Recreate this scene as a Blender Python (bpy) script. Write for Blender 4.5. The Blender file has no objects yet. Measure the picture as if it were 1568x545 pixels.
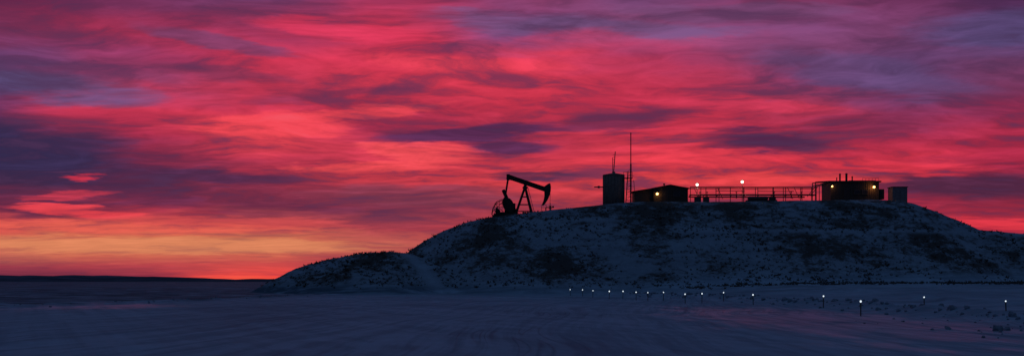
import bpy, math, random
import numpy as np
from mathutils import Vector, Matrix
random.seed(7); rng=np.random.default_rng(7)
scene=bpy.context.scene
F=1681.0; CAMH=1.7
def lin(c):
    r=[]
    for v in c:
        v=v/255.0
        r.append(v/12.92 if v<=0.04045 else ((v+0.055)/1.055)**2.4)
    return (r[0],r[1],r[2],1.0)

# ------------------------------------------------------------------ noise
def vnoise(x,y,seed=0):
    xi=np.floor(x).astype(np.int64); yi=np.floor(y).astype(np.int64)
    xf=x-xi; yf=y-yi
    u=xf*xf*(3-2*xf); v=yf*yf*(3-2*yf)
    def h(a,b):
        n=(a*374761393+b*668265263+seed*974634777)&0x7fffffff
        n=((n^(n>>13))*1274126177)&0x7fffffff
        n=n^(n>>16)
        return (n&0xffff)/65535.0
    return (h(xi,yi)*(1-u)+h(xi+1,yi)*u)*(1-v)+(h(xi,yi+1)*(1-u)+h(xi+1,yi+1)*u)*v
def fbm(x,y,o=4,seed=0):
    s=0;a=0.5;t=0
    for i in range(o):
        s=s+a*vnoise(x*2**i+17.3*i,y*2**i-9.1*i,seed+i);t+=a;a*=0.5
    return s/t
def sst(a,b,x):
    t=np.clip((x-a)/(b-a),0,1); return t*t*(3-2*t)

# ------------------------------------------------------------------ terrain
M_px=np.array([540,585,612,630,648,680,720,755,800,840,900,960,1000,1100,1250,1330,1375,1400,1430,1470,1500,1540,1568,1800,2200],float)
M_py=np.array([447,420,396,381,369,352,338,331,326,321,315,309,307.5,308,306,304.5,306,311,322,338,351,354.5,357,372,400],float)
S_px=np.array([380,400,425,450,480,510,540,570,600,625,650,690,735,775],float)
S_py=np.array([449,438,425,411,403,396,390,387,385.5,388,398,416,433,446],float)
YE=168.0; SE=158.0
def seg_dist(x,y,pts):
    d=np.full(np.shape(x),1e9)
    for (ax,ay),(bx,by) in zip(pts[:-1],pts[1:]):
        vx,vy=bx-ax,by-ay
        t=np.clip(((x-ax)*vx+(y-ay)*vy)/(vx*vx+vy*vy),0,1)
        d=np.minimum(d,np.hypot(x-ax-t*vx,y-ay-t*vy))
    return d
def W(px,D): return ((px-784)/F*D, D)
RAMP=[W(628,157),W(652,154),W(690,149),W(735,143.5),W(790,137),W(860,120)]
BERM=[(19.5,-20),(20.5,40),(21,62),(20,85),(16.5,110),(10.5,138)]
def terrain(x,y):
    x=np.asarray(x,float); y=np.asarray(y,float)
    g=sst(12,34,x)*sst(70,140,y)*1.45
    g=g+ (fbm(x*0.05,y*0.05,3,3)-0.5)*0.35*sst(24,34,np.abs(x-(-4)))
    lotm=lot(x,y)
    g=g+(1-lotm)*(fbm(x*0.35,y*0.35,4,5)-0.45)*0.22
    g=g+lotm*((fbm(x*1.1,y*0.12,3,8)-0.5)*0.05)
    g0=sst(12,34,x)*sst(70,140,y)*1.45
    db=seg_dist(x,y,BERM)
    g=g+np.exp(-(db/1.1)**2)*(0.16+0.42*fbm(x*0.9,y*0.9,3,11))
    d2=seg_dist(x,y,[(31,30),(34,70),(33,110)])
    g=g+np.exp(-(d2/1.4)**2)*(0.1+0.35*fbm(x*0.8,y*0.8,3,15))
    d3=seg_dist(x,y,[(-33,40),(-31.5,68),(-25,106),(-22,135)])
    g=g+np.exp(-(d3/1.0)**2)*(0.05+0.22*fbm(x*0.8,y*0.8,3,12))
    # main hill
    n1=fbm(x*0.09,y*0.09,3,21)-0.5
    ye=YE+4*sst(-3,-16,x)+n1*3
    mx=(x/np.maximum(ye,1))*F+784
    zc=CAMH+(430-np.interp(mx,M_px,M_py))/F*ye-g0-0.08
    run=np.maximum(zc,0.5)*1.75*(1+0.35*n1)
    s=(y-(ye-run))/run
    s=np.clip(s,0,1)
    sl=s+0.05*np.sin(s*math.pi)*(fbm(x*0.15,y*0.1,3,22)-0.5)
    bench=sst(20,30,x)
    k=np.interp(sl,[0,0.55,0.60,0.66,1.0],[0,0.575,0.61,0.625,1.0])
    prof=sl*(1-bench)+k*bench
    back=1-sst(222,248,y)
    foot=0.5*(prof+prof*prof*(3-2*prof))
    hm=(zc)*foot*back
    mid=np.sin(s*math.pi)
    hm=hm+mid*back*sst(0.3,3,zc)*((fbm(x*0.55,y*0.4,4,23)-0.5)*1.1+(fbm(x*0.16,y*0.05,3,24)-0.5)*1.7)
    hm=hm+(s>=1)*back*(fbm(x*0.7,y*0.7,3,29)-0.5)*0.12
    # spoil mound
    sx=(x/SE)*F+784
    zs=CAMH+(430-np.interp(sx,S_px,S_py))/F*SE
    n2=fbm(x*0.12,y*0.12,3,31)-0.5
    run2=np.maximum(zs,0.5)*2.3*(1+0.4*n2)
    s2=np.clip((y-(SE-run2))/run2,0,1)
    hs=zs*0.5*(s2+s2*s2*(3-2*s2))*(1-sst(172,190,y))
    mid2=np.sin(s2*math.pi)
    hs=hs+sst(0.5,3,zs)*((mid2+0.15)*((fbm(x*0.6,y*0.5,4,33)-0.5)*0.9)+(fbm(x*0.9,y*0.9,3,34)-0.5)*0.35*(s2>0.5))*(1-sst(172,190,y))
    h=np.maximum(hm,hs)
    fade=1-0.9*np.clip(h/4,0,1)
    return g0+(g-g0)*fade+np.where(h>0,h,0)
def lot(x,y):
    e=(fbm(x*0.15,y*0.15,3,41)-0.5)*3
    xl=np.interp(y,[0,68,106,150],[-33,-31.5,-24.5,-22])
    xr=np.interp(y,[0,60,85,110,138],[19,20,19,15.5,10])
    return sst(-1.2,1.2,x-xl+e)*sst(-0.8,0.8,xr-x)*(1-sst(134,146,y+e))

def axis(parts):
    out=[]
    for a,b,st in parts: out+=list(np.arange(a,b,st))
    return out
xs=axis([(-78,104,0.36)])
g=1.0; xl=[];v=-78
while v>-6000: g*=1.18; v-=g; xl.append(v)
g=1.0; xr=[];v=104
while v<6000: g*=1.18; v+=g; xr.append(v)
xs=np.array(sorted(xl)+xs+xr)
ys=axis([(-40,18,2.0),(18,45,0.22),(45,90,0.4),(90,134,0.6),(134,176,0.3),(176,250,1.2)])
g=1.2;v=250
yl=[]
while v<9000: yl.append(v); g*=1.15; v+=g
ys=np.array([-400,-150]+ys+yl)
X,Y=np.meshgrid(xs,ys)
Z=terrain(X,Y)
nx,ny=len(xs),len(ys)
co=np.stack([X.ravel(),Y.ravel(),Z.ravel()],1)
idx=np.arange(nx*ny).reshape(ny,nx)
quads=np.stack([idx[:-1,:-1].ravel(),idx[:-1,1:].ravel(),idx[1:,1:].ravel(),idx[1:,:-1].ravel()],1)[:,::-1]
me=bpy.data.meshes.new("snowy_ground")
me.vertices.add(nx*ny); me.vertices.foreach_set("co",co.ravel())
nq=len(quads)
me.loops.add(nq*4); me.loops.foreach_set("vertex_index",np.ascontiguousarray(quads).ravel())
me.polygons.add(nq); me.polygons.foreach_set("loop_start",np.arange(nq)*4); me.polygons.foreach_set("loop_total",np.full(nq,4))
me.polygons.foreach_set("use_smooth",np.ones(nq,bool))
me.update(calc_edges=True)
def addattr(n,a):
    at=me.attributes.new(n,'FLOAT','POINT'); at.data.foreach_set("value",np.ascontiguousarray(a.ravel(),dtype=np.float32))
L=lot(X,Y)
addattr("lot",L)
dr=seg_dist(X,Y,RAMP)
benchline=np.exp(-((Z-8.9)/0.3)**2)*sst(22,30,X)*(Y<170)
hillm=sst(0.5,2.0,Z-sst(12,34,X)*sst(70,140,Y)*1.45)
packed=np.clip(0.85*np.exp(-(dr/1.5)**2)+0.7*benchline,0,1)
addattr("packed",packed)
addattr("hill",hillm)
ice=np.exp(-(((X-13.5)/6.5)**2+((Y-50)/26)**2))+0.9*np.exp(-(((X+27)/5)**2+((Y-72)/11)**2))
ice=np.clip(ice*1.3*L,0,1)
addattr("ice",ice)
ground=bpy.data.objects.new("snowy_ground",me); scene.collection.objects.link(ground)

# ------------------------------------------------------------------ node helper
class NT:
    def __init__(s,nt): s.nt=nt; s.n=nt.nodes; s.l=nt.links
    def new(s,t,**k):
        nd=s.n.new(t)
        for a,b in k.items(): setattr(nd,a,b)
        return nd
    def put(s,inp,v):
        if isinstance(v,bpy.types.NodeSocket): s.l.new(v,inp)
        elif v is not None: inp.default_value=v
    def m(s,op,a,b=None,c=None,clamp=False):
        nd=s.new('ShaderNodeMath',operation=op,use_clamp=clamp)
        s.put(nd.inputs[0],a)
        if b is not None: s.put(nd.inputs[1],b)
        if c is not None: s.put(nd.inputs[2],c)
        return nd.outputs[0]
    def vm(s,op,a,b=None):
        nd=s.new('ShaderNodeVectorMath',operation=op); s.put(nd.inputs[0],a)
        if b is not None:
            if op=='SCALE': s.put(nd.inputs[3],b)
            else: s.put(nd.inputs[1],b)
        return nd.outputs[0]
    def mapr(s,v,a,b,c=0.0,d=1.0,smooth=False):
        nd=s.new('ShaderNodeMapRange',interpolation_type='SMOOTHSTEP' if smooth else 'LINEAR')
        s.put(nd.inputs[0],v)
        for i,q in enumerate((a,b,c,d)): s.put(nd.inputs[i+1],q)
        return nd.outputs[0]
    def mix(s,f,a,b,bt='MIX'):
        nd=s.new('ShaderNodeMix',data_type='RGBA',blend_type=bt)
        s.put(nd.inputs[0],f); s.put(nd.inputs[6],a); s.put(nd.inputs[7],b)
        return nd.outputs[2]
    def noise(s,vec,scale,detail=4,rough=0.5,dist=0.0):
        nd=s.new('ShaderNodeTexNoise')
        s.put(nd.inputs['Vector'],vec); nd.inputs['Scale'].default_value=scale
        nd.inputs['Detail'].default_value=detail; nd.inputs['Roughness'].default_value=rough; nd.inputs['Distortion'].default_value=dist
        return nd
    def mapping(s,vec,loc=(0,0,0),rot=(0,0,0),sc=(1,1,1),t='POINT'):
        nd=s.new('ShaderNodeMapping',vector_type=t); s.put(nd.inputs[0],vec)
        nd.inputs[1].default_value=loc; nd.inputs[2].default_value=rot; nd.inputs[3].default_value=sc
        return nd.outputs[0]
    def attr(s,n): return s.new('ShaderNodeAttribute',attribute_name=n).outputs['Fac']
    def bump(s,h,st,dist,nrm=None):
        nd=s.new('ShaderNodeBump'); nd.inputs['Strength'].default_value=st; nd.inputs['Distance'].default_value=dist
        s.put(nd.inputs['Height'],h)
        if nrm is not None: s.put(nd.inputs['Normal'],nrm)
        return nd.outputs[0]
def newmat(name):
    m=bpy.data.materials.new(name); m.use_nodes=True
    t=NT(m.node_tree); b=m.node_tree.nodes['Principled BSDF']
    return m,t,b

# ground material
gm,t,b=newmat("snow_ground")
pos=t.new('ShaderNodeNewGeometry').outputs['Position']
lotA,packA,hillA,iceA=[t.attr(q) for q in("lot","packed","hill","ice")]
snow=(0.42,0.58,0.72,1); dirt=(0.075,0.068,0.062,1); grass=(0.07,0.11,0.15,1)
nb=t.noise(t.mapping(pos,sc=(0.5,0.5,1.1)),1.3,6,0.65).outputs[0]
nf=t.noise(t.mapping(pos,sc=(1,1,1.6)),3.3,5,0.7).outputs[0]
nl=t.noise(pos,0.11,4,0.55).outputs[0]
e=t.m('ADD',t.m('MULTIPLY',nb,0.50),t.m('MULTIPLY',nf,0.28)); e=t.m('ADD',e,t.m('MULTIPLY',nl,0.62))
dm=t.mapr(e,0.63,0.78,0,0.95,True)
dm=t.m('MULTIPLY',dm,t.m('MULTIPLY',hillA,t.m('SUBTRACT',1.0,packA)))
ns=t.noise(t.mapping(pos,sc=(0.05,0.4,1)),1.0,5,0.6).outputs[0]
sx=t.new('ShaderNodeSeparateXYZ'); t.put(sx.inputs[0],pos)
leftf=t.mapr(sx.outputs[0],20.0,-25.0,0.45,1.0,True)
pm=t.mapr(t.m('ADD',ns,t.m('MULTIPLY',leftf,0.14)),0.47,0.72,0.1,0.92,True)
pm=t.m('MULTIPLY',pm,t.m('SUBTRACT',1.0,t.m('MAXIMUM',lotA,hillA)))
pm=t.m('MULTIPLY',pm,leftf)
cv=t.m('MULTIPLY',t.m('POWER',t.m('DIVIDE',sx.outputs[1],100.0),2.0),-9.0)
tx=t.m('ADD',sx.outputs[0],cv)
wob=t.noise(t.mapping(pos,sc=(0.05,0.02,1)),1.0,2,0.5).outputs[0]
tx=t.m('ADD',tx,t.m('MULTIPLY',wob,9.0))
cmb=t.new('ShaderNodeCombineXYZ'); t.put(cmb.inputs[0],tx); t.put(cmb.inputs[1],t.m('MULTIPLY',sx.outputs[1],0.03))
trk=t.noise(cmb.outputs[0],1.6,5,0.65).outputs[0]
cmb2=t.new('ShaderNodeCombineXYZ'); t.put(cmb2.inputs[0],t.m('ADD',t.m('MULTIPLY',sx.outputs[0],0.8),t.m('MULTIPLY',sx.outputs[1],0.35))); t.put(cmb2.inputs[1],t.m('MULTIPLY',sx.outputs[1],0.02))
trk2=t.noise(cmb2.outputs[0],1.1,5,0.6).outputs[0]
# wheel tracks: thin ridges of a stretched noise
cmb3=t.new('ShaderNodeCombineXYZ'); t.put(cmb3.inputs[0],t.m('MULTIPLY',tx,0.55)); t.put(cmb3.inputs[1],t.m('MULTIPLY',sx.outputs[1],0.022))
rn=t.noise(cmb3.outputs[0],1.0,2,0.5).outputs[0]
fr=t.m('FRACT',t.m('MULTIPLY',rn,9.0))
wheel=t.mapr(t.m('ABSOLUTE',t.m('SUBTRACT',fr,0.5)),0.0,0.16,1.0,0.0,True)
brk=t.noise(t.mapping(pos,sc=(0.12,0.05,1)),1.0,4,0.6).outputs[0]
wheel=t.m('MULTIPLY',t.m('MULTIPLY',wheel,t.mapr(brk,0.42,0.62,0,1,True)),lotA)
tt=t.m('ADD',t.m('MULTIPLY',trk,0.6),t.m('MULTIPLY',trk2,0.4))
tdark=t.mapr(tt,0.43,0.60,0.0,1.0,True)
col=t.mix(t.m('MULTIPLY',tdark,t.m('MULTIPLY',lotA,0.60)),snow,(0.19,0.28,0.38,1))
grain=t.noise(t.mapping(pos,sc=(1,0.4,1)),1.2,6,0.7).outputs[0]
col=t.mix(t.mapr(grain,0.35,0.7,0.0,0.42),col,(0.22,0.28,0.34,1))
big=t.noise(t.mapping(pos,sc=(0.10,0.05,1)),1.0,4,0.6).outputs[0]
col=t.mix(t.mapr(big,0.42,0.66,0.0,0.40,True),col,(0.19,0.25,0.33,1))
col=t.mix(t.m('MULTIPLY',wheel,0.55),col,(0.13,0.19,0.27,1))
col=t.mix(pm,col,grass)
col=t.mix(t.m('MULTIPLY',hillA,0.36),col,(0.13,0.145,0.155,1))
col=t.mix(dm,col,dirt)
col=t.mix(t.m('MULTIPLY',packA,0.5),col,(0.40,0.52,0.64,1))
t.put(b.inputs['Base Color'],col)
icen=t.noise(t.mapping(pos,sc=(1,0.35,1)),0.55,6,0.65).outputs[0]
icem=t.m('MULTIPLY',t.mapr(t.m('ADD',icen,t.m('MULTIPLY',iceA,0.30)),0.60,0.80,0,1,True),t.mapr(iceA,0.05,0.5,0,1))
icem=t.m('MULTIPLY',icem,t.mapr(tt,0.40,0.62,1.0,0.55))
t.put(b.inputs['Roughness'],t.mapr(icem,0,1,0.85,0.34))
t.put(b.inputs['Specular IOR Level'],t.m('ADD',t.mapr(icem,0,1,0.04,0.34),t.m('MULTIPLY',wheel,0.08)))
hgt=t.m('ADD',t.m('MULTIPLY',nf,0.6),t.m('MULTIPLY',tt,t.m('MULTIPLY',lotA,0.6)))
hgt=t.m('SUBTRACT',hgt,t.m('MULTIPLY',wheel,0.35))
t.put(b.inputs['Normal'],t.bump(hgt,0.65,0.12))
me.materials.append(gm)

# ------------------------------------------------------------------ simple materials
def metal(name,c,rough=0.6,met=0.0,scale=3,var=0.4):
    m,t,b=newmat(name)
    o=t.new('ShaderNodeTexCoord').outputs['Object']
    n=t.noise(o,scale,6,0.65).outputs[0]
    n2=t.noise(t.mapping(o,sc=(4,4,0.5)),scale,4,0.6).outputs[0]
    c1=tuple(v*(1-var) for v in c[:3])+(1,); 
    col=t.mix(t.mapr(n,0.35,0.65,0,1),c+(1,) if len(c)==3 else c,c1)
    col=t.mix(t.mapr(n2,0.55,0.75,0,0.5),col,(0.06,0.035,0.025,1))
    t.put(b.inputs['Base Color'],col); b.inputs['Roughness'].default_value=rough; b.inputs['Metallic'].default_value=met
    t.put(b.inputs['Normal'],t.bump(n,0.2,0.02))
    return m
MAT_PJ=metal("weathered_black_paint",(0.035,0.032,0.03),0.75)
MAT_STEEL=metal("dull_galvanised_steel",(0.10,0.095,0.095),0.6,0.2)
MAT_TANK=metal("tan_tank_paint",(0.22,0.17,0.15),0.65)
MAT_WALL=metal("brown_shed_siding",(0.09,0.065,0.05),0.7)
MAT_ROOF=metal("dark_roof_sheet",(0.05,0.045,0.045),0.7)
MAT_PIPE=metal("red_oxide_pipe_paint",(0.16,0.07,0.055),0.6)
MAT_BOX=metal("pale_cabinet_paint",(0.26,0.23,0.24),0.6)
MAT_GLASS=metal("dark_window_glass",(0.02,0.02,0.025),0.15,0,2,0.1)
MAT_WOOD=metal("weathered_stake",(0.10,0.08,0.06),0.85)
def emis(name,c,s):
    m,t,b=newmat(name)
    b.inputs['Base Color'].default_value=(0.8,0.8,0.8,1)
    b.inputs['Emission Color'].default_value=c; b.inputs['Emission Strength'].default_value=s
    n=t.noise(t.new('ShaderNodeTexCoord').outputs['Object'],5,2,0.5).outputs[0]
    t.put(b.inputs['Roughness'],t.mapr(n,0,1,0.3,0.5))
    return m
EM_WHITE=emis("white_lamp_glass",(1,0.80,0.62,1),4)
EM_ORANGE=emis("sodium_lamp_glass",(1,0.48,0.13,1),6)
EM_MARK=emis("marker_light_lens",(0.80,0.92,1,1),1.1)

# ------------------------------------------------------------------ mesh builder
class MB:
    def __init__(s): s.v=[];s.f=[]
    def poly(s,vs,fs):
        o=len(s.v); s.v+= [tuple(q) for q in vs]; s.f+=[tuple(i+o for i in f) for f in fs]; return s
    def box(s,c,d,rz=0.0):
        hx,hy,hz=d[0]/2,d[1]/2,d[2]/2
        vs=[]
        for z in(-hz,hz):
            for x,y in((-hx,-hy),(hx,-hy),(hx,hy),(-hx,hy)):
                vs.append((c[0]+x*math.cos(rz)-y*math.sin(rz),c[1]+x*math.sin(rz)+y*math.cos(rz),c[2]+z))
        return s.poly(vs,[(3,2,1,0),(4,5,6,7),(0,1,5,4),(1,2,6,5),(2,3,7,6),(3,0,4,7)])
    def beam(s,a,b,w,h):
        a=Vector(a);b=Vector(b);d=(b-a).normalized()
        side=d.cross(Vector((0,0,1)))
        if side.length<0.05: side=Vector((0,1,0)) 
        side.normalize(); up=side.cross(d).normalized()
        vs=[]
        for p in(a,b):
            for u,v in((-1,-1),(1,-1),(1,1),(-1,1)): vs.append(p+side*(u*w/2)+up*(v*h/2))
        return s.poly(vs,[(3,2,1,0),(4,5,6,7),(0,1,5,4),(1,2,6,5),(2,3,7,6),(3,0,4,7)])
    def cyl(s,a,b,r,n=10,r2=None):
        a=Vector(a);b=Vector(b);r2=r if r2 is None else r2
        d=(b-a).normalized(); q=Vector((1,0,0)) if abs(d.x)<0.8 else Vector((0,1,0))
        u=d.cross(q).normalized(); w=d.cross(u)
        vs=[]
        for p,rr in((a,r),(b,r2)):
            for i in range(n):
                an=2*math.pi*i/n; vs.append(p+u*(math.cos(an)*rr)+w*(math.sin(an)*rr))
        fs=[(i,(i+1)%n,n+(i+1)%n,n+i) for i in range(n)]+[tuple(range(n-1,-1,-1)),tuple(range(n,2*n))]
        return s.poly(vs,fs)
    def sphere(s,c,r,n=10,m=6,sz=1.0):
        vs=[(c[0],c[1],c[2]-r*sz)]
        for j in range(1,m):
            ph=-math.pi/2+math.pi*j/m
            for i in range(n):
                a=2*math.pi*i/n; vs.append((c[0]+r*math.cos(ph)*math.cos(a),c[1]+r*math.cos(ph)*math.sin(a),c[2]+r*sz*math.sin(ph)))
        vs.append((c[0],c[1],c[2]+r*sz)); fs=[]
        for i in range(n): fs.append((0,1+(i+1)%n,1+i))
        for j in range(m-2):
            for i in range(n):
                a=1+j*n+i;b_=1+j*n+(i+1)%n; fs.append((a,b_,b_+n,a+n))
        T=len(vs)-1; o=1+(m-2)*n
        for i in range(n): fs.append((o+i,o+(i+1)%n,T))
        return s.poly(vs,fs)
    def prism(s,pts,y0,y1):
        n=len(pts); vs=[(x,y0,z) for x,z in pts]+[(x,y1,z) for x,z in pts]
        fs=[tuple(range(n)),tuple(range(2*n-1,n-1,-1))]+[((i+1)%n,i,n+i,n+(i+1)%n) for i in range(n)]
        return s.poly(vs,fs)
    def obj(s,name,mat,parent=None,bev=0.0,smooth=False):
        m=bpy.data.meshes.new(name); m.from_pydata(s.v,[],s.f); m.materials.append(mat)
        import bmesh
        bm=bmesh.new(); bm.from_mesh(m); bmesh.ops.recalc_face_normals(bm,faces=bm.faces); bm.to_mesh(m); bm.free()
        o=bpy.data.objects.new(name,m); scene.collection.objects.link(o)
        if parent:
            o.parent=parent; o.matrix_parent_inverse=parent.matrix_world.inverted()
        if bev>0:
            bv=o.modifiers.new("b",'BEVEL'); bv.width=bev; bv.segments=1; bv.limit_method='ANGLE'
        return o
def empty(name,loc):
    e=bpy.data.objects.new(name,None); e.location=loc; e.empty_display_size=0.5
    scene.collection.objects.link(e); e.matrix_world=Matrix.Translation(Vector(loc)); return e
D0=172.0; K=D0/F
def PX(p): return (p-784)*K
def PZ(p): return CAMH+(430-p)*K
def H(x,y): return float(terrain(np.array([x]),np.array([y]))[0])

# ------------------------------------------------------------------ pumpjack
def pt(px,py,y=0.0): return (PX(px),D0+y,PZ(py))
gz=min(H(PX(p),D0) for p in(760,790,815))
pj=empty("pumpjack",(PX(795),D0,gz))
m=MB()
for s_ in(-0.9,0.9):
    m.beam((PX(754),D0+s_,gz+0.25),(PX(834),D0+s_,gz+0.30),0.22,0.35)
for p in range(756,834,9): m.beam((PX(p),D0-1.0,gz+0.25),(PX(p),D0+1.0,gz+0.25),0.18,0.28)
m.box((PX(776),D0,gz+0.62),(2.6,1.6,0.5))
m.obj("skid_base",MAT_PJ,pj)
m=MB()
a=Vector(pt(778,270.5)); c=Vector(pt(838,291)); up=Vector((-(c-a).normalized().z,0,(c-a).normalized().x))
m.beam(a,c,0.14,0.62)
m.beam(a+up*0.31,c+up*0.31,0.42,0.09); m.beam(a-up*0.31,c-up*0.31,0.42,0.09)
for i in range(1,7):
    p=a.lerp(c,i/7); m.beam(p-up*0.28,p+up*0.28,0.38,0.06)
m.box(a,(0.5,0.6,0.75))
m.obj("walking_beam",MAT_PJ,pj)
m=MB()
hh=[(833,286),(839,281.5),(842.6,280.5),(843.6,286),(843.4,292),(841.8,299),(839,305.5),(835.4,311),(831.6,315.2),(829.6,313.6),(832.2,307),(833.6,300),(833.4,293)]
m.prism([(PX(x),PZ(z)) for x,z in hh],D0-0.26,D0+0.26)
m.obj("horsehead",MAT_PJ,pj,0.03)
m=MB()
ap=pt(804,286)
for s_ in(-1,1):
    m.beam((ap[0],D0+s_*0.3,ap[2]),(PX(789),D0+s_*1.0,gz+0.35),0.26,0.28)
    m.beam((ap[0],D0+s_*0.3,ap[2]),(PX(815),D0+s_*1.0,gz+0.35),0.26,0.28)
    for f in(0.35,0.62,0.85):
        A=Vector((ap[0],D0+s_*0.3,ap[2]));B=Vector((PX(789),D0+s_*1.0,gz+0.35));C=Vector((PX(815),D0+s_*1.0,gz+0.35))
        m.beam(A.lerp(B,f),A.lerp(C,f),0.08,0.08)
for f in(0.3,0.6,0.9):
    for q in(789,815):
        A=Vector((ap[0],D0-0.3,ap[2])).lerp(Vector((PX(q),D0-1,gz+0.35)),f);B=Vector((ap[0],D0+0.3,ap[2])).lerp(Vector((PX(q),D0+1,gz+0.35)),f)
        m.beam(A,B,0.1,0.1)
m.obj("samson_post",MAT_PJ,pj)
m=MB(); m.cyl((ap[0],D0-0.5,ap[2]+0.05),(ap[0],D0+0.5,ap[2]+0.05),0.27,14); m.box((ap[0],D0,ap[2]-0.15),(0.8,0.7,0.25)); m.obj("saddle_bearing",MAT_PJ,pj)
m=MB()
for r_ in range(26):
    A=Vector((ap[0],D0-0.35,ap[2])).lerp(Vector((PX(815),D0-1.1,gz+0.35)),r_/26); m.beam(A+Vector((-0.02,-0.12,0)),A+Vector((0.42,-0.12,0)),0.03,0.03)
A=Vector((ap[0]+0.42,D0-0.5,ap[2]));B=Vector((PX(815)+0.42,D0-1.2,gz+0.35)); m.beam(A,B,0.05,0.05)
m.obj("ladder",MAT_STEEL,pj)
m=MB(); m.beam((a.x,D0-1.05,a.z-0.35),(a.x,D0+1.05,a.z-0.35),0.3,0.35); m.cyl((a.x,D0-0.3,a.z-0.3),(a.x,D0+0.3,a.z-0.3),0.28,12)
m.obj("equalizer",MAT_PJ,pj)
m=MB()
pin=pt(774,299)
for s_ in(-1,1): m.beam((a.x,D0+s_*1.0,a.z-0.3),(pin[0],D0+s_*1.0,pin[2]),0.18,0.26); m.cyl((pin[0],D0+s_*0.85,pin[2]),(pin[0],D0+s_*1.15,pin[2]),0.24,12)
m.obj("pitman_arms",MAT_PJ,pj)
m=MB()
sh=Vector(pt(781,315))
top=Vector(pt(770.5,291)); bot=Vector(pt(785,324))
for s_ in(-1,1):
    y=D0+s_*0.78
    m.beam((bot.x,y,bot.z),(top.x,y,top.z),0.2,0.5)
    d=(top-bot).normalized(); n_=Vector((-d.z,0,d.x))
    cc=bot.lerp(top,0.34)
    pts=[]
    for i in range(17):
        an=math.pi*(-0.52)+math.pi*1.04*i/16
        q=cc+n_*(math.cos(an)*1.05)+d*math.sin(an)*1.35
        pts.append((q.x,q.z))
    m.prism(pts,y-0.16,y+0.16)
    pts=[]
    for i in range(17):
        an=math.pi*(-0.5)+math.pi*i/16
        q=cc-d*0.1+(n_*math.cos(an)*-0.62)+d*math.sin(an)*1.1
        pts.append((q.x,q.z))
    m.prism(pts,y-0.15,y+0.15)
m.cyl((sh.x,D0-0.85,sh.z),(sh.x,D0+0.85,sh.z),0.2,12)
m.obj("crank_counterweights",MAT_PJ,pj,0.02)
m=MB()
m.box((sh.x+0.1,D0,sh.z-0.1),(1.5,1.0,0.95)); m.box((sh.x+0.1,D0,sh.z-0.75),(1.9,1.2,0.5)); m.cyl((sh.x-0.5,D0-0.7,sh.z),(sh.x-0.5,D0+0.7,sh.z),0.3,12)
m.obj("gearbox",MAT_PJ,pj,0.05)
m=MB()
mx=PX(762); m.cyl((mx,D0-0.5,gz+1.0),(mx,D0+0.5,gz+1.0),0.42,14); m.box((mx,D0,gz+0.55),(1.2,1.1,0.25)); m.box((mx-0.1,D0,gz+1.45),(0.4,0.4,0.25))
m.obj("motor",MAT_PJ,pj,0.03)
m=MB()
y=D0-1.25
gp=[(753,329),(755,319),(760,310),(769,306),(776,309)]
for (p1,q1),(p2,q2) in zip(gp[:-1],gp[1:]): 
    for yy in(y,D0+1.25): m.beam((PX(p1),yy,PZ(q1)),(PX(p2),yy,PZ(q2)),0.09,0.09)
for px_,q in((757,316),(761,310),(765,308),(769,306.5),(773,308)): m.beam((PX(px_),y,PZ(q)),(PX(px_),y,gz+0.2),0.05,0.05)
for q in(313,318,323): m.beam((PX(755+ (318-q)*0.2+2),y,PZ(q)),(PX(776),y,PZ(q)),0.05,0.05)
m.beam((PX(753),y,PZ(326)),(PX(772),y,PZ(308)),0.08,0.08); m.beam((PX(757),y,PZ(312)),(PX(774),y,PZ(328)),0.06,0.06)
m.obj("belt_guard",MAT_PJ,pj)
m=MB()
wx=PX(842.5); wz=H(wx,D0)
for s_ in(-0.12,0.12): m.cyl((wx,D0+s_,PZ(296)),(wx-0.02,D0+s_,PZ(312)),0.03,6)
m.box((wx,D0,PZ(312)),(0.14,0.45,0.12)); m.cyl((wx,D0,PZ(312)),(wx,D0,wz),0.035,8)
m.obj("bridle_and_polished_rod",MAT_STEEL,pj)
m=MB()
m.cyl((wx,D0,wz-0.2),(wx,D0,wz+0.9),0.13,12)
for zz in(0.15,0.5,0.85): m.cyl((wx,D0,wz+zz),(wx,D0,wz+zz+0.08),0.24,12)
m.cyl((wx-0.7,D0,wz+0.65),(wx+0.6,D0,wz+0.65),0.07,8); m.cyl((wx-0.7,D0,wz+0.65),(wx-0.7,D0,wz),0.07,8)
m.cyl((wx+0.45,D0-0.12,wz+0.75),(wx+0.45,D0+0.12,wz+0.75),0.15,10)
m.obj("wellhead",MAT_STEEL,pj)
m=MB()
for p in(829,836): m.cyl((PX(p),D0-1.2,H(PX(p),D0-1.2)-0.1),(PX(p),D0-1.2,wz+1.0),0.035,6)
m.cyl((PX(829),D0-1.2,wz+1.0),(PX(836),D0-1.2,wz+1.0),0.035,6); m.cyl((PX(829),D0-1.2,wz+0.55),(PX(836),D0-1.2,wz+0.55),0.03,6)
m.obj("guard_rail",MAT_STEEL,pj)

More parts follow.
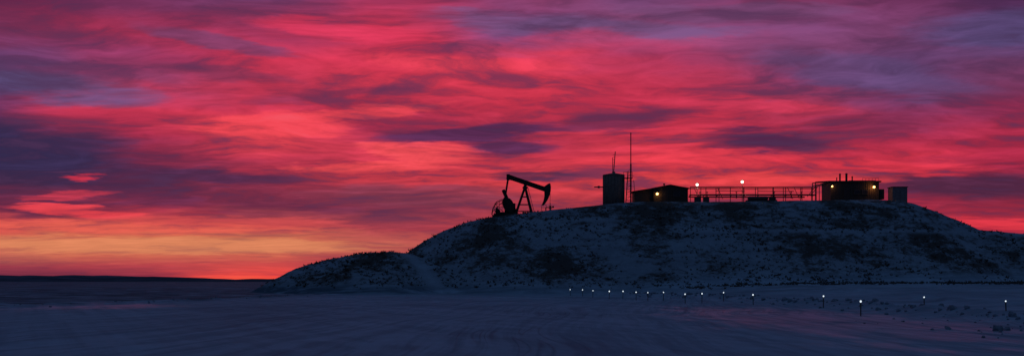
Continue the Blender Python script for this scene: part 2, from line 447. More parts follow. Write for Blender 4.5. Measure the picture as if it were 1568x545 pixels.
# ------------------------------------------------------------------ tank
tx=PX(941.5); r=PX(958)-PX(941.5); tz=H(tx,D0+2)-0.2; ty=D0+2; ttop=PZ(266)
tk=empty("storage_tank",(tx,ty,tz))
m=MB(); n=40
m.cyl((tx,ty,tz),(tx,ty,ttop),r,n)
tsh=m.obj("shell",MAT_TANK,tk)
for p in tsh.data.polygons: p.use_smooth=len(p.vertices)==4
m=MB()
for f in(0.02,0.33,0.64,0.97): 
    z=tz+(ttop-tz)*f; m.cyl((tx,ty,z),(tx,ty,z+0.09),r+0.05,n)
for i in range(20):
    an=2*math.pi*i/20; m.beam((tx+math.cos(an)*(r+0.02),ty+math.sin(an)*(r+0.02),tz),(tx+math.cos(an)*(r+0.02),ty+math.sin(an)*(r+0.02),ttop),0.06,0.06)
m.obj("stiffener_rings",MAT_TANK,tk)
m=MB(); m.cyl((tx,ty,ttop),(tx,ty,ttop+0.28),r+0.04,n,0.3); m.cyl((tx,ty,ttop+0.2),(tx,ty,ttop+0.5),0.25,12); m.obj("cone_roof",MAT_TANK,tk)
m=MB(); m.cyl((PX(911),ty-0.4,PZ(285)),(PX(927),ty-0.4,PZ(285)),0.09,8); m.box((PX(918),ty-0.4,PZ(285)),(0.3,0.3,0.36)); m.obj("inlet_pipe",MAT_STEEL,tk)
m=MB(); m.box((tx+0.5,ty-r-0.02,tz+0.9),(0.55,0.12,0.7)); m.cyl((tx-0.7,ty-r-0.3,tz+0.5),(tx-0.7,ty-r+0.1,tz+0.5),0.12,10); m.obj("manway",MAT_STEEL,tk,0.02)
vp=empty("vent_mast",(PX(943),D0+4.5,H(PX(943),D0+4.5)))
m=MB(); bz=vp.location.z
m.cyl((PX(939.5),D0+4.5,bz),(PX(946.3),D0+4.5,PZ(227)),0.07,8); m.cyl((PX(943),D0+4.9,bz),(PX(942.5),D0+4.9,PZ(236)),0.05,8)
for i in range(12):
    f=0.45+i*0.045; m.beam((PX(939.5+6.8*f),D0+4.5,bz+(PZ(227)-bz)*f),(PX(942.8),D0+4.9,bz+(PZ(227)-bz)*f),0.04,0.04)
m.obj("braced_poles",MAT_STEEL,vp)
lx=PX(967); ly=D0+1; lz=H(lx,ly)
lt=empty("antenna_mast",(lx,ly,lz))
m=MB(); m.cyl((lx,ly,lz-0.3),(lx,ly,PZ(250)),0.13,10); m.cyl((lx,ly,PZ(250)),(lx,ly,PZ(203)),0.075,8)
m.sphere((lx,ly,PZ(203)),0.11); m.obj("pole",MAT_STEEL,lt)
m=MB()
zt=PZ(262)
for dx,dy in((-0.65,-0.4),(0.0,-0.4),(-0.65,0.4),(0.65,0.0)):
    m.beam((lx+dx*1.25,ly+dy,lz-0.2),(lx+dx*0.7,ly+dy,zt if dx<0.5 else PZ(275)),0.07,0.07)
for i in range(12):
    z=lz+(zt-lz)*(i+0.5)/12; m.beam((lx-0.75+i*0.025,ly-0.4,z),(lx,ly-0.4,z),0.05,0.05)
    if i%2: m.beam((lx-0.75,ly-0.4,z),(lx+0.0,ly-0.4,z+0.7),0.04,0.04); m.beam((lx-0.7,ly+0.4,z),(lx+0.5,ly,z-0.5),0.04,0.04)
m.obj("ladder_frame",MAT_STEEL,lt)
m=MB(); m.box((lx-0.5,ly,PZ(272)),(1.5,1.2,0.06)); 
for dx in(-1.2,-0.5,0.2): m.cyl((lx+dx,ly-0.6,PZ(272)),(lx+dx,ly-0.6,PZ(263)),0.03,6)
m.cyl((lx-1.2,ly-0.6,PZ(263)),(lx+0.2,ly-0.6,PZ(263)),0.03,6); m.obj("platform",MAT_STEEL,lt)

# ------------------------------------------------------------------ shed
def pl(loc,c,en,parent,r=0.15):
    l=bpy.data.lights.new("lamp_light",'POINT'); l.energy=en; l.color=c; l.shadow_soft_size=r
    o=bpy.data.objects.new("lamp_light",l); o.location=loc; scene.collection.objects.link(o)
    o.parent=parent; o.matrix_parent_inverse=parent.matrix_world.inverted()
def shed():
    gy=D0; base=H(PX(1020),gy)-0.3
    e=empty("equipment_shed",(PX(1025),gy,base))
    x0,x1=PX(1001),PX(1053); z1=PZ(288.5); zr=PZ(284)
    m=MB(); xm=PX(1026)
    m.prism([(x0,base),(x1,base),(x1,z1),(xm,zr),(x0,z1)],gy,gy+6); m.obj("walls",MAT_WALL,e)
    m=MB()
    xx=x0+0.15
    while xx<x1:
        zt=z1+(zr-z1)*(1-abs(xx-xm)/(xm-x0)) ; m.box((xx,gy-0.02,(base+zt)/2),(0.06,0.045,zt-base-0.05)); xx+=0.3
    m.obj("siding_ribs",MAT_WALL,e)
    m=MB()
    m.beam((x0-0.35,gy+3,z1+0.02-0.03),(xm,gy+3,zr+0.09),6.6,0.1); m.beam((xm,gy+3,zr+0.09),(x1+0.3,gy+3,z1+0.0),6.6,0.1); m.obj("roof",MAT_ROOF,e)
    m=MB(); m.box((PX(1018),gy-0.06,base+1.35),(0.95,0.08,2.0)); m.obj("door",MAT_ROOF,e)
    m=MB(); m.box((PX(1036),gy-0.07,base+1.7),(0.9,0.06,0.7)); m.obj("window",MAT_GLASS,e)
    m=MB(); wx,wz=PX(1036),base+1.7
    for s_ in(-1,1): m.box((wx+s_*0.5,gy-0.08,wz),(0.09,0.12,0.92)); m.box((wx,gy-0.083,wz+s_*0.4),(0.9,0.12,0.09))
    m.obj("window_frame",MAT_STEEL,e)
    m=MB(); m.prism([(PX(972),base),(x0-0.01,base),(x0-0.01,PZ(288.8)),(PX(972),PZ(293))],gy+0.6,gy+4); m.obj("lean_to",MAT_WALL,e)
    m=MB(); m.beam((PX(968.5),gy+2.2,PZ(293.0)),(x0-0.02,gy+2.2,PZ(288.0)),4.0,0.1); m.obj("lean_to_roof",MAT_ROOF,e)
    m=MB(); m.cyl((PX(1021),gy+3,zr),(PX(1021),gy+3,PZ(279)),0.1,8); m.cyl((PX(1021),gy+3,PZ(280)),(PX(1021),gy+3,PZ(278.5)),0.18,8); m.obj("vent",MAT_ROOF,e)
    lamp=(PX(1006),gy-0.30,PZ(297))
    m=MB(); m.sphere(lamp,0.19,12,8); m.obj("lamp_glass",EM_ORANGE,e)
    m=MB(); m.cyl((lamp[0],gy,lamp[2]+0.25),(lamp[0],gy-0.4,lamp[2]+0.25),0.035,6); m.cyl((lamp[0],gy-0.3,lamp[2]+0.16),(lamp[0],gy-0.3,lamp[2]+0.3),0.24,12,0.1); m.obj("lamp_bracket",MAT_STEEL,e)
    pl((lamp[0]+0.05,gy-0.52,lamp[2]-0.05),(1,0.45,0.13),11,e)
shed()

def house():
    gy=D0; base=H(PX(1310),gy)-0.3
    e=empty("compressor_building",(PX(1310),gy,base))
    x0,x1=PX(1272),PX(1346); zt=PZ(279)
    m=MB(); m.box(((x0+x1)/2,gy+2.5,(base+zt)/2),(x1-x0,5,zt-base)); m.obj("walls",MAT_WALL,e)
    m=MB(); xx=x0+0.12
    while xx<x1: m.box((xx,gy-0.02,(base+zt)/2),(0.06,0.045,zt-base-0.06)); xx+=0.3
    m.obj("siding_ribs",MAT_WALL,e)
    m=MB(); m.box(((PX(1270)+PX(1349))/2,gy+2.5,zt+0.11),(PX(1349)-PX(1270),5.5,0.2)); m.box((PX(1322),gy+2.4,zt+0.27),(4.2,4.0,0.12)); m.obj("roof",MAT_ROOF,e,0.02)
    m=MB(); m.box((PX(1296),gy-0.06,base+1.4),(1.0,0.08,2.05)); m.obj("door",MAT_ROOF,e)
    for i,p in enumerate((1312,1324)):
        m=MB(); m.box((PX(p),gy-0.07,base+1.75),(0.8,0.06,0.6)); m.obj("window_%d"%(i+1),MAT_GLASS,e)
        m=MB()
        for s_ in(-1,1): m.box((PX(p)+s_*0.44,gy-0.08,base+1.75),(0.08,0.12,0.76)); m.box((PX(p),gy-0.083,base+1.75+s_*0.34),(0.8,0.12,0.08))
        m.obj("window_frame_%d"%(i+1),MAT_STEEL,e)
    for i,(p,q,rr) in enumerate(((1292,265,0.13),(1302,264.5,0.17),(1311,269,0.1),(1287,271,0.08))):
        m=MB(); m.cyl((PX(p),gy+2,zt+0.2),(PX(p),gy+2,PZ(q)),rr,10); m.cyl((PX(p),gy+2,PZ(q)-0.05),(PX(p),gy+2,PZ(q)+0.12),rr*1.5,10,rr*0.6); m.obj("exhaust_stack_%d"%(i+1),MAT_ROOF,e)
    m=MB()
    for p in range(1320,1349,5): m.cyl((PX(p),gy-0.2,zt+0.21),(PX(p),gy-0.2,zt+0.6),0.025,6)
    m.cyl((PX(1320),gy-0.2,zt+0.6),(PX(1345),gy-0.2,zt+0.6),0.025,6); m.obj("roof_rail",MAT_STEEL,e)
    m=MB(); 
    for yy in(gy-0.2,gy+1.5):
        m.cyl((PX(1248),yy,PZ(279)),(PX(1270),yy,PZ(277.5)),0.07,8); m.cyl((PX(1248),yy,PZ(279)),(PX(1248),yy,base+0.2),0.07,8); m.cyl((PX(1254),yy,PZ(283)),(PX(1254),yy,base+0.2),0.06,8); m.cyl((PX(1248),yy,PZ(283)),(PX(1268),yy,PZ(283)),0.06,8)
        m.cyl((PX(1240),yy,PZ(300)),(PX(1254),yy,PZ(283)),0.05,8)
    m.obj("header_pipes",MAT_PIPE,e)
    for i,(p,q) in enumerate(((1273.5,285.5),(1337.5,286.5))):
        lamp=(PX(p),gy-0.3,PZ(q))
        m=MB(); m.sphere(lamp,(0.13,0.18)[i],12,8); m.obj("lamp_glass_%d"%(i+1),EM_ORANGE,e)
        m=MB(); m.cyl((lamp[0],gy,lamp[2]+0.22),(lamp[0],gy-0.4,lamp[2]+0.22),0.035,6); m.cyl((lamp[0],gy-0.3,lamp[2]+0.14),(lamp[0],gy-0.3,lamp[2]+0.26),0.22,12,0.1); m.obj("lamp_bracket_%d"%(i+1),MAT_STEEL,e)
        pl((lamp[0]+(-0.1,-0.25)[i],gy-0.55,lamp[2]-0.05),(1,0.36,0.09),(5,20)[i],e)
    m=MB(); m.box((PX(1351.5),gy+1,PZ(297)),(0.75,1.4,1.6)); m.obj("side_cabinet",MAT_ROOF,e,0.03)
house()
def cabinet():
    gy=D0-1; b_=H(PX(1374),gy)-0.1; e=empty("control_cabinet",(PX(1374),gy,b_)); z1=PZ(287.5)
    w=PX(1386)-PX(1363)
    m=MB(); m.box((PX(1374.5),gy+1,(b_+z1)/2+0.1),(w,2,z1-b_-0.2)); m.obj("housing",MAT_BOX,e,0.04)
    m=MB(); m.box((PX(1374.5),gy+1,z1+0.06),(w+0.2,2.2,0.1)); m.obj("lid",MAT_STEEL,e,0.02)
    m=MB(); m.box((PX(1368.8),gy-0.02,(b_+z1)/2+0.1),(w*0.45,0.05,z1-b_-0.5)); m.box((PX(1380.2),gy-0.02,(b_+z1)/2+0.1),(w*0.45,0.05,z1-b_-0.5)); m.obj("doors",MAT_BOX,e,0.01)
    m=MB(); m.box((PX(1374.5),gy+1,b_+0.0),(w-0.2,1.8,0.3)); m.obj("plinth",MAT_STEEL,e)
cabinet()
def rack():
    e=empty("pipe_rack",(PX(1150),D0,H(PX(1150),D0)))
    m=MB()
    for i,p in enumerate(list(range(1058,1250,21))):
        for yy in(D0-0.4,D0+1.4):
            x=PX(p+random.uniform(-4,4)); m.beam((x,yy,H(x,yy)-0.2),(x,yy,PZ(287)+0.05),0.09,0.09)
        m.beam((PX(p),D0-0.5,PZ(299)),(PX(p),D0+1.5,PZ(299)),0.1,0.1)
    for p in(1062,1098,1205,1215): m.beam((PX(p),D0-0.45,PZ(288)),(PX(p+8),D0-0.45,PZ(305)),0.07,0.07)
    m.obj("posts",MAT_PIPE,e)
    m=MB()
    for yy,z,p0,p1,rr in((D0-0.4,287,1056,1250,0.08),(D0+1.4,287.6,1056,1250,0.06),(D0-0.3,292.5,1095,1140,0.05),(D0+0.2,298.5,1056,1250,0.10),(D0+0.7,297.5,1075,1246,0.08),(D0+1.1,301,1056,1235,0.1),(D0-0.4,293,1160,1215,0.05)):
        m.cyl((PX(p0),yy,PZ(z)),(PX(p1),yy,PZ(z)),rr,8)
    for p in(1072,1083,1128,1139,1186,1212,1228): 
        m.cyl((PX(p),D0+0.2,PZ(297.5)),(PX(p),D0+0.2,PZ(303.5)),0.09,8); m.cyl((PX(p),D0+0.2,PZ(294)),(PX(p),D0+0.2,PZ(297)),0.06,8); m.cyl((PX(p)-0.16,D0+0.2,PZ(293.5)),(PX(p)+0.16,D0+0.2,PZ(293.5)),0.04,8)
    m.obj("pipes_and_valves",MAT_PIPE,e)
    s=empty("pump_skid",(PX(1162),D0-0.8,H(PX(1162),D0-0.8)))
    b_=s.location.z; y=D0-1.6
    m=MB(); m.box((PX(1162),y,b_+0.15),(4.6,1.6,0.3)); m.obj("skid",MAT_ROOF,s)
    m=MB(); m.cyl((PX(1144),y,b_+0.6),(PX(1170),y,b_+0.6),0.3,16); m.sphere((PX(1144),y,b_+0.6),0.3,14,8); m.sphere((PX(1170),y,b_+0.6),0.3,14,8); m.obj("separator_vessel",MAT_STEEL,s)
    m=MB(); m.box((PX(1179),y,b_+0.55),(0.9,0.9,0.6)); m.cyl((PX(1174),y,b_+0.6),(PX(1184),y,b_+0.6),0.27,12); m.obj("motor",MAT_ROOF,s,0.03)
    for q,(pp,zz) in enumerate(((1066,299),(1079,301))):
        s=empty("valve_box",(PX(pp),D0-1.2,H(PX(pp),D0-1.2)))
        b_=s.location.z
        m=MB(); m.box((PX(pp),D0-1.2,b_+0.45),(0.9,0.8,0.9)); m.obj("body",MAT_STEEL,s,0.03)
        m=MB(); m.box((PX(pp),D0-1.2,b_+0.94),(1.0,0.9,0.07)); m.cyl((PX(pp)+0.2,D0-1.2,b_+0.9),(PX(pp)+0.2,D0-1.2,b_+1.25),0.06,8); m.obj("lid",MAT_ROOF,s)
rack()
for p,q in((1067.5,282),(1136.5,277.5)):
    y=D0+2.2; x=(p-784)/F*y; g_=H(x,y)
    s=empty("yard_lamp_post",(x,y,g_)); z=PZ(q)+0.1
    m=MB(); m.cyl((x,y,g_-0.3),(x,y,z-0.25),0.06,8,0.045); m.box((x,y,g_+0.1),(0.35,0.35,0.25)); m.obj("post",MAT_STEEL,s)
    m=MB(); m.cyl((x,y,z+0.2),(x,y,z+0.32),0.26,12,0.08); m.cyl((x,y,z-0.27),(x,y,z-0.17),0.1,10,0.13); m.obj("lamp_cap",MAT_STEEL,s)
    m=MB(); m.sphere((x,y,z),0.21,12,8); m.obj("globe",EM_WHITE,s)
    pl((x,y-0.45,z-0.1),(1,0.7,0.45),40,s)

# ------------------------------------------------------------------ marker posts
mk=[(873,443),(892,443.4),(908,444.6),(933,445.6),(954,445.6),(974,447),(992,447.6),(1016,447.2),(1049,450),(1075,449.2),(1108,448),(1153,451),(1261,454.5),(1318,461),(1415,454.5),(1540,460)]
for i,(p,q) in enumerate(mk):
    hgt=0.72
    D=(CAMH-hgt)*F/(q-430); x=(p-784)/F*D
    for _ in range(6):
        g_=H(x,D); D=(CAMH-hgt-g_)*F/(q-430) if (CAMH-hgt-g_)>0.25 else D; D=min(D,136); x=(p-784)/F*D
    g_=H(x,D)
    s=empty("marker_light_post",(x,D,g_)); z=g_+hgt
    lean=random.uniform(-0.03,0.03)
    m=MB(); m.cyl((x+lean,D,g_-0.15),(x,D,z-0.06),0.03,6); m.obj("stake",MAT_WOOD,s)
    r_=0.032+0.00022*D
    r_*=random.uniform(0.75,1.15)
    m=MB(); m.sphere((x,D,z),r_,10,6,1.2); m.obj("lens",EM_MARK,s)
    m=MB(); m.cyl((x,D,z+r_*1.1),(x,D,z+r_*1.1+0.03),r_*0.9,10,r_*0.5); m.cyl((x,D,z-r_*1.2-0.04),(x,D,z-r_*1.1),r_*0.8,10); m.obj("cap",MAT_ROOF,s)

# ------------------------------------------------------------------ brush and clods
def scatter_brush():
    n=30000
    x=rng.uniform(-38,100,n); y=rng.uniform(128,172,n)
    z=terrain(x,y)
    dens=fbm(x*0.12,y*0.16,3,51)*0.6+fbm(x*0.5,y*0.5,3,52)*0.4
    dr=seg_dist(x,y,RAMP)
    keep=(z>1.0)&(dens>0.48+rng.uniform(-0.05,0.08,n))&(dr>1.6)&(z<12.9)&(rng.random(n)<0.5)
    lowb=((z<2.2)&(z>0.7)&(rng.random(n)<0.25)&(dr>2)&(x<25))
    keep=keep|lowb
    x,y,z=x[keep],y[keep],z[keep]
    V=[];Fc=[]
    for a_,b_,c_ in zip(x,y,z):
        sz=random.uniform(0.10,0.34)*(1.0 if random.random()<0.93 else 1.6)
        for k in range(7):
            an=random.uniform(0,6.283); ln=sz*random.uniform(0.6,1.2); up=random.uniform(0.25,0.95)*sz
            dx,dy=math.cos(an)*ln*0.8,math.sin(an)*ln*0.8; w=sz*0.28
            o=len(V)
            V+= [(a_-dy*w/ln+dx*.1,b_+dx*w/ln,c_-0.06),(a_+dy*w/ln,b_-dx*w/ln,c_-0.06),(a_+dx+dy*w*.6/ln,b_+dy-dx*w*.6/ln,c_+up*0.8),(a_+dx*0.75,b_+dy*0.75,c_+up)]
            Fc.append((o,o+1,o+2,o+3))
    mm=bpy.data.meshes.new("sagebrush"); mm.from_pydata(V,[],Fc)
    mt,t,b=newmat("sagebrush_twigs")
    nn=t.noise(t.new('ShaderNodeNewGeometry').outputs['Position'],0.8,4,0.6).outputs[0]
    t.put(b.inputs['Base Color'],t.mix(t.mapr(nn,0.3,0.7),(0.05,0.045,0.04,1),(0.14,0.125,0.11,1))); b.inputs['Roughness'].default_value=0.9
    mm.materials.append(mt)
    o=bpy.data.objects.new("sagebrush",mm); scene.collection.objects.link(o)
    print("brush",len(x))
scatter_brush()
def clods():
    m=MB(); 
    def clod(x,y,s):
        z=H(x,y); o=len(m.v); m.sphere((x,y,z+s*0.25),s,7,5,0.75)
        for i in range(o,len(m.v)):
            v=m.v[i]; k=random.uniform(0.7,1.25); m.v[i]=(x+(v[0]-x)*k,y+(v[1]-y)*k,z+s*0.2+(v[2]-z-s*0.2)*k)
    for i in range(420):
        yy=random.uniform(27,125); bx=float(np.interp(yy,[p[1] for p in BERM],[p[0] for p in BERM]))
        clod(bx+random.gauss(0,0.8),yy,abs(random.gauss(0.03,0.07))+0.03)
    for i in range(50):
        yy=random.uniform(32,50); clod(random.uniform(14,20),yy,random.uniform(0.02,0.07))
    clod(16.6,37.5,0.2); clod(17.1,37.9,0.12); clod(15.3,38.5,0.1)
    for i in range(90):
        yy=random.uniform(45,120); bx=float(np.interp(yy,[40,68,106,135],[-33,-31.5,-25,-22])); clod(bx+random.gauss(0,1),yy,random.uniform(0.04,0.12))
    mt,t,b=newmat("snow_clod")
    nn=t.noise(t.new('ShaderNodeNewGeometry').outputs['Position'],4,4,0.6).outputs[0]
    t.put(b.inputs['Base Color'],t.mix(t.mapr(nn,0.3,0.7),(0.12,0.15,0.18,1),(0.30,0.38,0.48,1))); b.inputs['Roughness'].default_value=0.85
    m.obj("snow_clods",mt)
clods()
def far_hills():
    V=[];Fc=[]; n=500
    rows=[(2300,0),(2700,0.5),(3000,1.0),(3500,0.8),(4200,0)]
    for ri,(yy,hf) in enumerate(rows):
        for i in range(n):
            x=-3600+i*(7200/(n-1)); p=x/3000*F+784
            h=np.interp(p,[-1200,-300,0,60,130,190,260,330,400,1600,1700,3000],[60,30,18,16,17.5,15,12,9.5,8,8,20,40])
            h+= (float(fbm(np.array([x*0.009]),np.array([3.0]),4,61)[0])-0.5)*13
            V.append((x,yy+math.sin(x*0.002)*120,max(h,1.0)*hf-0.5))
    for r_ in range(len(rows)-1):
        for i in range(n-1):
            a_=r_*n+i; Fc.append((a_,a_+1,a_+n+1,a_+n))
    mm=bpy.data.meshes.new("distant_hills"); mm.from_pydata(V,[],Fc)
    for p in mm.polygons: p.use_smooth=True
    mt,t,b=newmat("distant_scrub")
    nn=t.noise(t.mapping(t.new('ShaderNodeNewGeometry').outputs['Position'],sc=(0.006,0.01,0.05)),1,5,0.6).outputs[0]
    t.put(b.inputs['Base Color'],t.mix(t.mapr(nn,0.35,0.65),(0.06,0.07,0.09,1),(0.16,0.19,0.25,1))); b.inputs['Roughness'].default_value=1; b.inputs['Specular IOR Level'].default_value=0
    mm.materials.append(mt)
    o=bpy.data.objects.new("distant_hills",mm); scene.collection.objects.link(o)
far_hills()

# ------------------------------------------------------------------ SKY (world)
w=bpy.data.worlds.new("World"); scene.world=w; w.use_nodes=True
t=NT(w.node_tree); t.n.clear()
out=t.new('ShaderNodeOutputWorld'); bg=t.new('ShaderNodeBackground'); t.l.new(bg.outputs[0],out.inputs[0])
d=t.new('ShaderNodeTexCoord').outputs['Generated']
sp=t.new('ShaderNodeSeparateXYZ'); t.put(sp.inputs[0],d); x,y,z=sp.outputs
az=t.m('ARCTAN2',x,y); el=t.m('ARCSINE',z)
dd=t.m('ADD',t.m('MAXIMUM',z,0.0),0.085)
pc=t.new('ShaderNodeCombineXYZ'); t.put(pc.inputs[0],t.m('DIVIDE',x,dd)); t.put(pc.inputs[1],t.m('DIVIDE',y,dd)); P=pc.outputs[0]
wn=t.noise(P,0.9,4,0.5).outputs['Color']; wv=t.vm('SUBTRACT',wn,(0.5,0.5,0.5))
wn2=t.noise(t.mapping(P,rot=(0,0,0.35),sc=(1,1.5,1)),3.0,5,0.6).outputs['Color']; wv2=t.vm('SUBTRACT',wn2,(0.5,0.5,0.5))
def sep(v):
    q=t.new('ShaderNodeSeparateXYZ'); t.put(q.inputs[0],v); return q.outputs
a1=sep(wv);a2=sep(wv2)
azw=t.m('ADD',t.m('ADD',az,t.m('MULTIPLY',a1[0],0.14)),t.m('MULTIPLY',a2[0],0.08))
elamp=t.mapr(el,0.0,0.16,0.15,1.0)
elw=t.m('ADD',el,t.m('MULTIPLY',elamp,t.m('ADD',t.m('MULTIPLY',a1[1],0.035),t.m('MULTIPLY',a2[1],0.038))))
rows=[0,40,80,120,160,200,240,280,320,350,370,387,405,428]
cols={
0:[(98,38,76),(122,48,84),(108,62,108),(92,66,112),(92,48,88),(58,44,80),(48,42,76),(62,42,74),(128,44,72),(208,78,76),(216,118,86),(202,108,86),(152,58,74),(100,38,64)],
200:[(118,50,90),(165,50,84),(148,56,98),(140,62,102),(202,54,82),(168,47,77),(115,43,74),(84,42,74),(166,52,72),(216,88,78),(218,122,86),(210,106,82),(180,66,74),(130,42,66)],
400:[(104,56,98),(150,50,86),(208,55,84),(188,54,82),(192,52,78),(228,68,82),(186,53,76),(132,47,72),(112,45,72),(192,78,78),(208,116,84),(208,106,82),(200,75,74),(245,72,64)],
600:[(140,50,88),(192,53,84),(202,53,80),(216,59,82),(176,49,76),(162,47,78),(202,58,78),(196,59,73),(118,51,76),(170,64,76),(190,88,82),(182,80,78),(172,60,72),(160,48,66)],
800:[(138,62,104),(124,68,116),(212,60,88),(215,58,82),(202,52,76),(162,47,74),(194,54,76),(210,63,72),(160,57,72),(180,62,73),(182,68,74),(172,60,72),(160,50,70),(140,42,64)],
1000:[(114,66,110),(138,70,112),(168,56,94),(190,54,84),(190,50,78),(198,52,76),(213,59,74),(203,60,70),(182,57,68),(170,51,67),(160,50,66),(150,46,64),(140,44,64),(120,40,62)],
1200:[(128,54,94),(116,64,108),(126,64,106),(134,60,102),(168,53,83),(172,47,75),(190,50,72),(210,60,70),(180,52,67),(148,46,65),(150,46,64),(140,44,64),(130,40,62),(110,36,60)],
1400:[(106,50,90),(116,60,102),(104,66,112),(96,62,106),(126,51,90),(166,45,76),(195,49,71),(132,41,68),(162,44,67),(188,48,67),(150,42,62),(130,40,60),(120,38,60),(100,34,58)],
1568:[(82,46,86),(84,64,108),(108,60,101),(118,54,92),(140,46,82),(166,44,73),(168,41,69),(120,39,66),(150,42,65),(188,46,65),(150,40,60),(130,38,60),(110,36,58),(100,34,58)]}
cur=None;pa=None
for p,cl in cols.items():
    A=math.atan((p-784)/F)
    rp=t.new('ShaderNodeValToRGB'); cr=rp.color_ramp; cr.interpolation='LINEAR'
    st=sorted([(math.atan((430-q)/F*math.cos(A))/0.26,c) for q,c in zip(rows,cl)])
    while len(cr.elements)<len(st): cr.elements.new(0.5)
    for i,(ps,c) in enumerate(st): 
        cr.elements[i].position=ps
    for i,(ps,c) in enumerate(st): cr.elements[i].color=lin(c)
    t.put(rp.inputs[0],t.m('DIVIDE',elw,0.26))
    if cur is None: cur=rp.outputs[0]
    else: cur=t.mix(t.mapr(azw,pa,A,0,1,True),cur,rp.outputs[0])
    pa=A
Pw=t.vm('ADD',P,t.vm('SCALE',wv,1.0)); Pw=t.vm('ADD',Pw,t.vm('SCALE',wv2,0.17))
s1=t.noise(t.mapping(Pw,rot=(0,0,0.35),sc=(1.0,1.7,1)),1.6,8,0.62).outputs[0]
s2=t.noise(t.mapping(Pw,loc=(7,3,0),rot=(0,0,-0.45),sc=(1.4,2.6,1)),2.6,7,0.6).outputs[0]
s3=t.noise(t.mapping(Pw,loc=(-4,9,0),sc=(1,1.6,1)),0.8,5,0.55).outputs[0]
av=t.new('ShaderNodeCombineXYZ')
azb=t.m('ADD',t.m('ADD',az,t.m('MULTIPLY',a1[0],0.05)),t.m('MULTIPLY',a2[0],0.06))
elb=t.m('ADD',el,t.m('MULTIPLY',elamp,t.m('ADD',t.m('MULTIPLY',a1[1],0.012),t.m('MULTIPLY',a2[1],0.028))))
t.put(av.inputs[0],azb); t.put(av.inputs[1],elb)
DK=(54,44,80); DP=(84,42,76); BR=(238,72,84); OR=(240,80,86); LV=(106,76,120)
blobs=[(50,232,150,42,0,DK,1.0),(210,302,110,14,-3,DP,.7),(90,322,110,14,0,(78,38,68),.9),(320,268,150,11,-2,(80,44,78),1),(120,268,30,5,0,(215,52,74),.9),
(720,207,160,13,3,(72,42,82),1),(770,228,75,14,0,(76,44,84),1),(960,184,120,16,6,(92,44,80),.8),(1190,216,120,17,-2,(70,40,78),1),(830,268,100,6,2,(95,46,74),1),
(520,140,150,12,6,(124,50,84),.7),(330,110,140,11,-5,(130,54,88),.7),(640,300,180,16,0,(120,56,78),.8),(1480,283,160,18,-3,(76,40,68),1),(1330,190,110,12,0,(120,44,78),.7),
(430,195,130,20,3,BR,.9),(560,172,150,9,6,BR,.8),(720,95,170,16,-3,(232,66,88),.9),(640,235,110,14,-4,OR,.8),(130,325,110,8,-3,(226,66,76),1),(110,300,70,5,6,(200,58,78),.8),
(230,350,260,9,0,(230,96,82),.9),(250,376,360,13,0,(220,134,94),.85),(360,429,110,7,0,(255,84,66),1.2),(900,40,250,15,-3,LV,.9),(1330,110,200,26,-12,(92,68,112),.85),(60,125,170,24,-6,(90,74,118),.95),(1540,40,160,20,0,(84,68,112),.85),(330,60,120,11,-8,(106,62,102),.8),(1120,20,180,12,-3,(110,70,112),.7),
(1060,245,220,14,0,(228,62,78),.8),(1330,255,180,10,-4,(215,54,72),.8),(1500,340,150,8,-5,(222,56,70),.9),(1150,275,220,10,0,(230,70,74),.7),(560,255,150,8,2,(235,76,82),.8),(350,340,200,9,0,(212,76,78),.6),(520,45,150,12,-4,(212,54,86),.8),(1120,160,160,9,-4,(206,56,84),.7)]
for (p,q,rx,ry,ang,c,amp) in blobs:
    A=math.atan((p-784)/F); E=math.atan((430-q)/F*math.cos(A))
    mp=t.mapping(av.outputs[0],loc=(A,E,0),rot=(0,0,math.radians(ang)),sc=(rx/F*1.25,ry/F*1.35,1),t='TEXTURE')
    gr=t.new('ShaderNodeTexGradient',gradient_type='SPHERICAL'); t.put(gr.inputs[0],mp)
    f=t.m('ADD',gr.outputs[1],t.m('MULTIPLY',t.m('SUBTRACT',s1,0.5),1.0))
    f=t.m('MULTIPLY',f,t.mapr(gr.outputs[1],0,0.25,0,1))
    f=t.mapr(f,0.05,0.62,0,min(amp,1.0)*0.9,True)
    cur=t.mix(f,cur,lin(c))
k1=t.mapr(s1,0.36,0.66,0.0,1.0); k2=t.mapr(s2,0.35,0.65,0.0,1.0); k3=t.mapr(s3,0.35,0.65,0,1)
kk=t.m('ADD',t.m('ADD',t.m('MULTIPLY',k1,0.45),t.m('MULTIPLY',k2,0.35)),t.m('MULTIPLY',k3,0.2))
gain=t.mapr(kk,0.15,0.85,0.54,1.36)
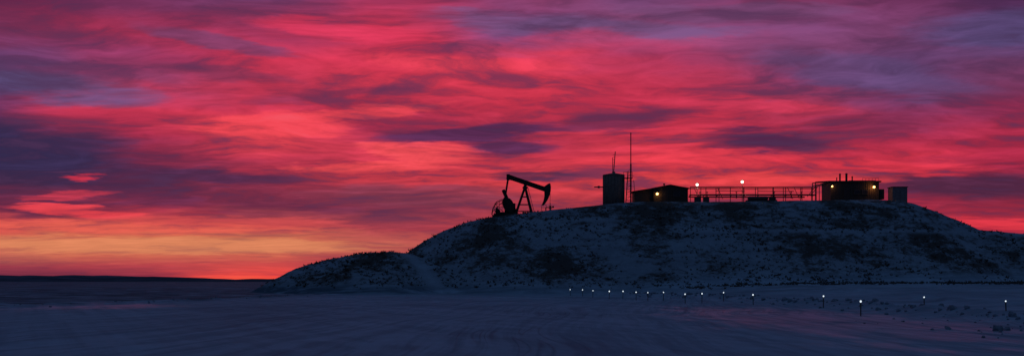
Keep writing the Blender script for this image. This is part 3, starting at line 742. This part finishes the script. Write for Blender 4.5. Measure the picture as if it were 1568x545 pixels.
gs=t.mapr(el,0.03,0.09,0.3,1.0)
gain=t.m('ADD',t.m('MULTIPLY',t.m('SUBTRACT',gain,1.0),gs),1.0)
g2=t.vm('SCALE',cur,gain)
shadowf=t.m('MULTIPLY',t.mapr(kk,0.50,0.12,0,0.5,True),gs)
cloud=t.mix(shadowf,g2,lin((92,58,98)))
cloud=t.vm('MINIMUM',cloud,(0.90,1.0,1.0))
sky=t.new('ShaderNodeTexSky',sky_type='NISHITA'); sky.sun_disc=False; sky.sun_elevation=math.radians(-1.5); sky.sun_rotation=math.radians(-13.5)
nish=t.vm('SCALE',sky.outputs[0],0.02)
amb=t.mix(t.mapr(el,0.1,1.2,0,1,True),(0.020,0.034,0.074,1),(0.021,0.045,0.100,1))
amb=t.vm('ADD',amb,nish)
mE=t.mapr(el,0.27,0.42,1,0,True); mA=t.mapr(t.m('ABSOLUTE',az),0.62,1.1,1,0,True)
fin=t.mix(t.m('MULTIPLY',mE,mA),amb,cloud)
t.put(bg.inputs[0],fin); bg.inputs[1].default_value=1.0
w.cycles.sampling_method='MANUAL'; w.cycles.sample_map_resolution=512

sl=bpy.data.lights.new("added_rim_sun",'SUN'); sl.energy=0.02; sl.angle=math.radians(8); sl.color=(1,0.45,0.35)  # weak lamp added for a warm rim; the real sun is below the horizon
so=bpy.data.objects.new("added_rim_sun",sl); scene.collection.objects.link(so)
dirv=Vector((math.sin(math.radians(-13.5)),math.cos(math.radians(-13.5)),0.05))
so.rotation_euler=dirv.to_track_quat('Z','Y').to_euler()

# ------------------------------------------------------------------ camera
cam=bpy.data.cameras.new("camera"); co_=bpy.data.objects.new("camera",cam); scene.collection.objects.link(co_)
co_.location=(0,0,CAMH); co_.rotation_euler=(math.radians(90),0,0)
cam.sensor_width=36; cam.lens=36*F/1568; cam.shift_y=(430-272.5)/1568; cam.clip_end=20000; cam.clip_start=0.1
scene.camera=co_
scene.view_settings.view_transform='Standard'; scene.view_settings.look='None'; scene.view_settings.exposure=0; scene.view_settings.gamma=1
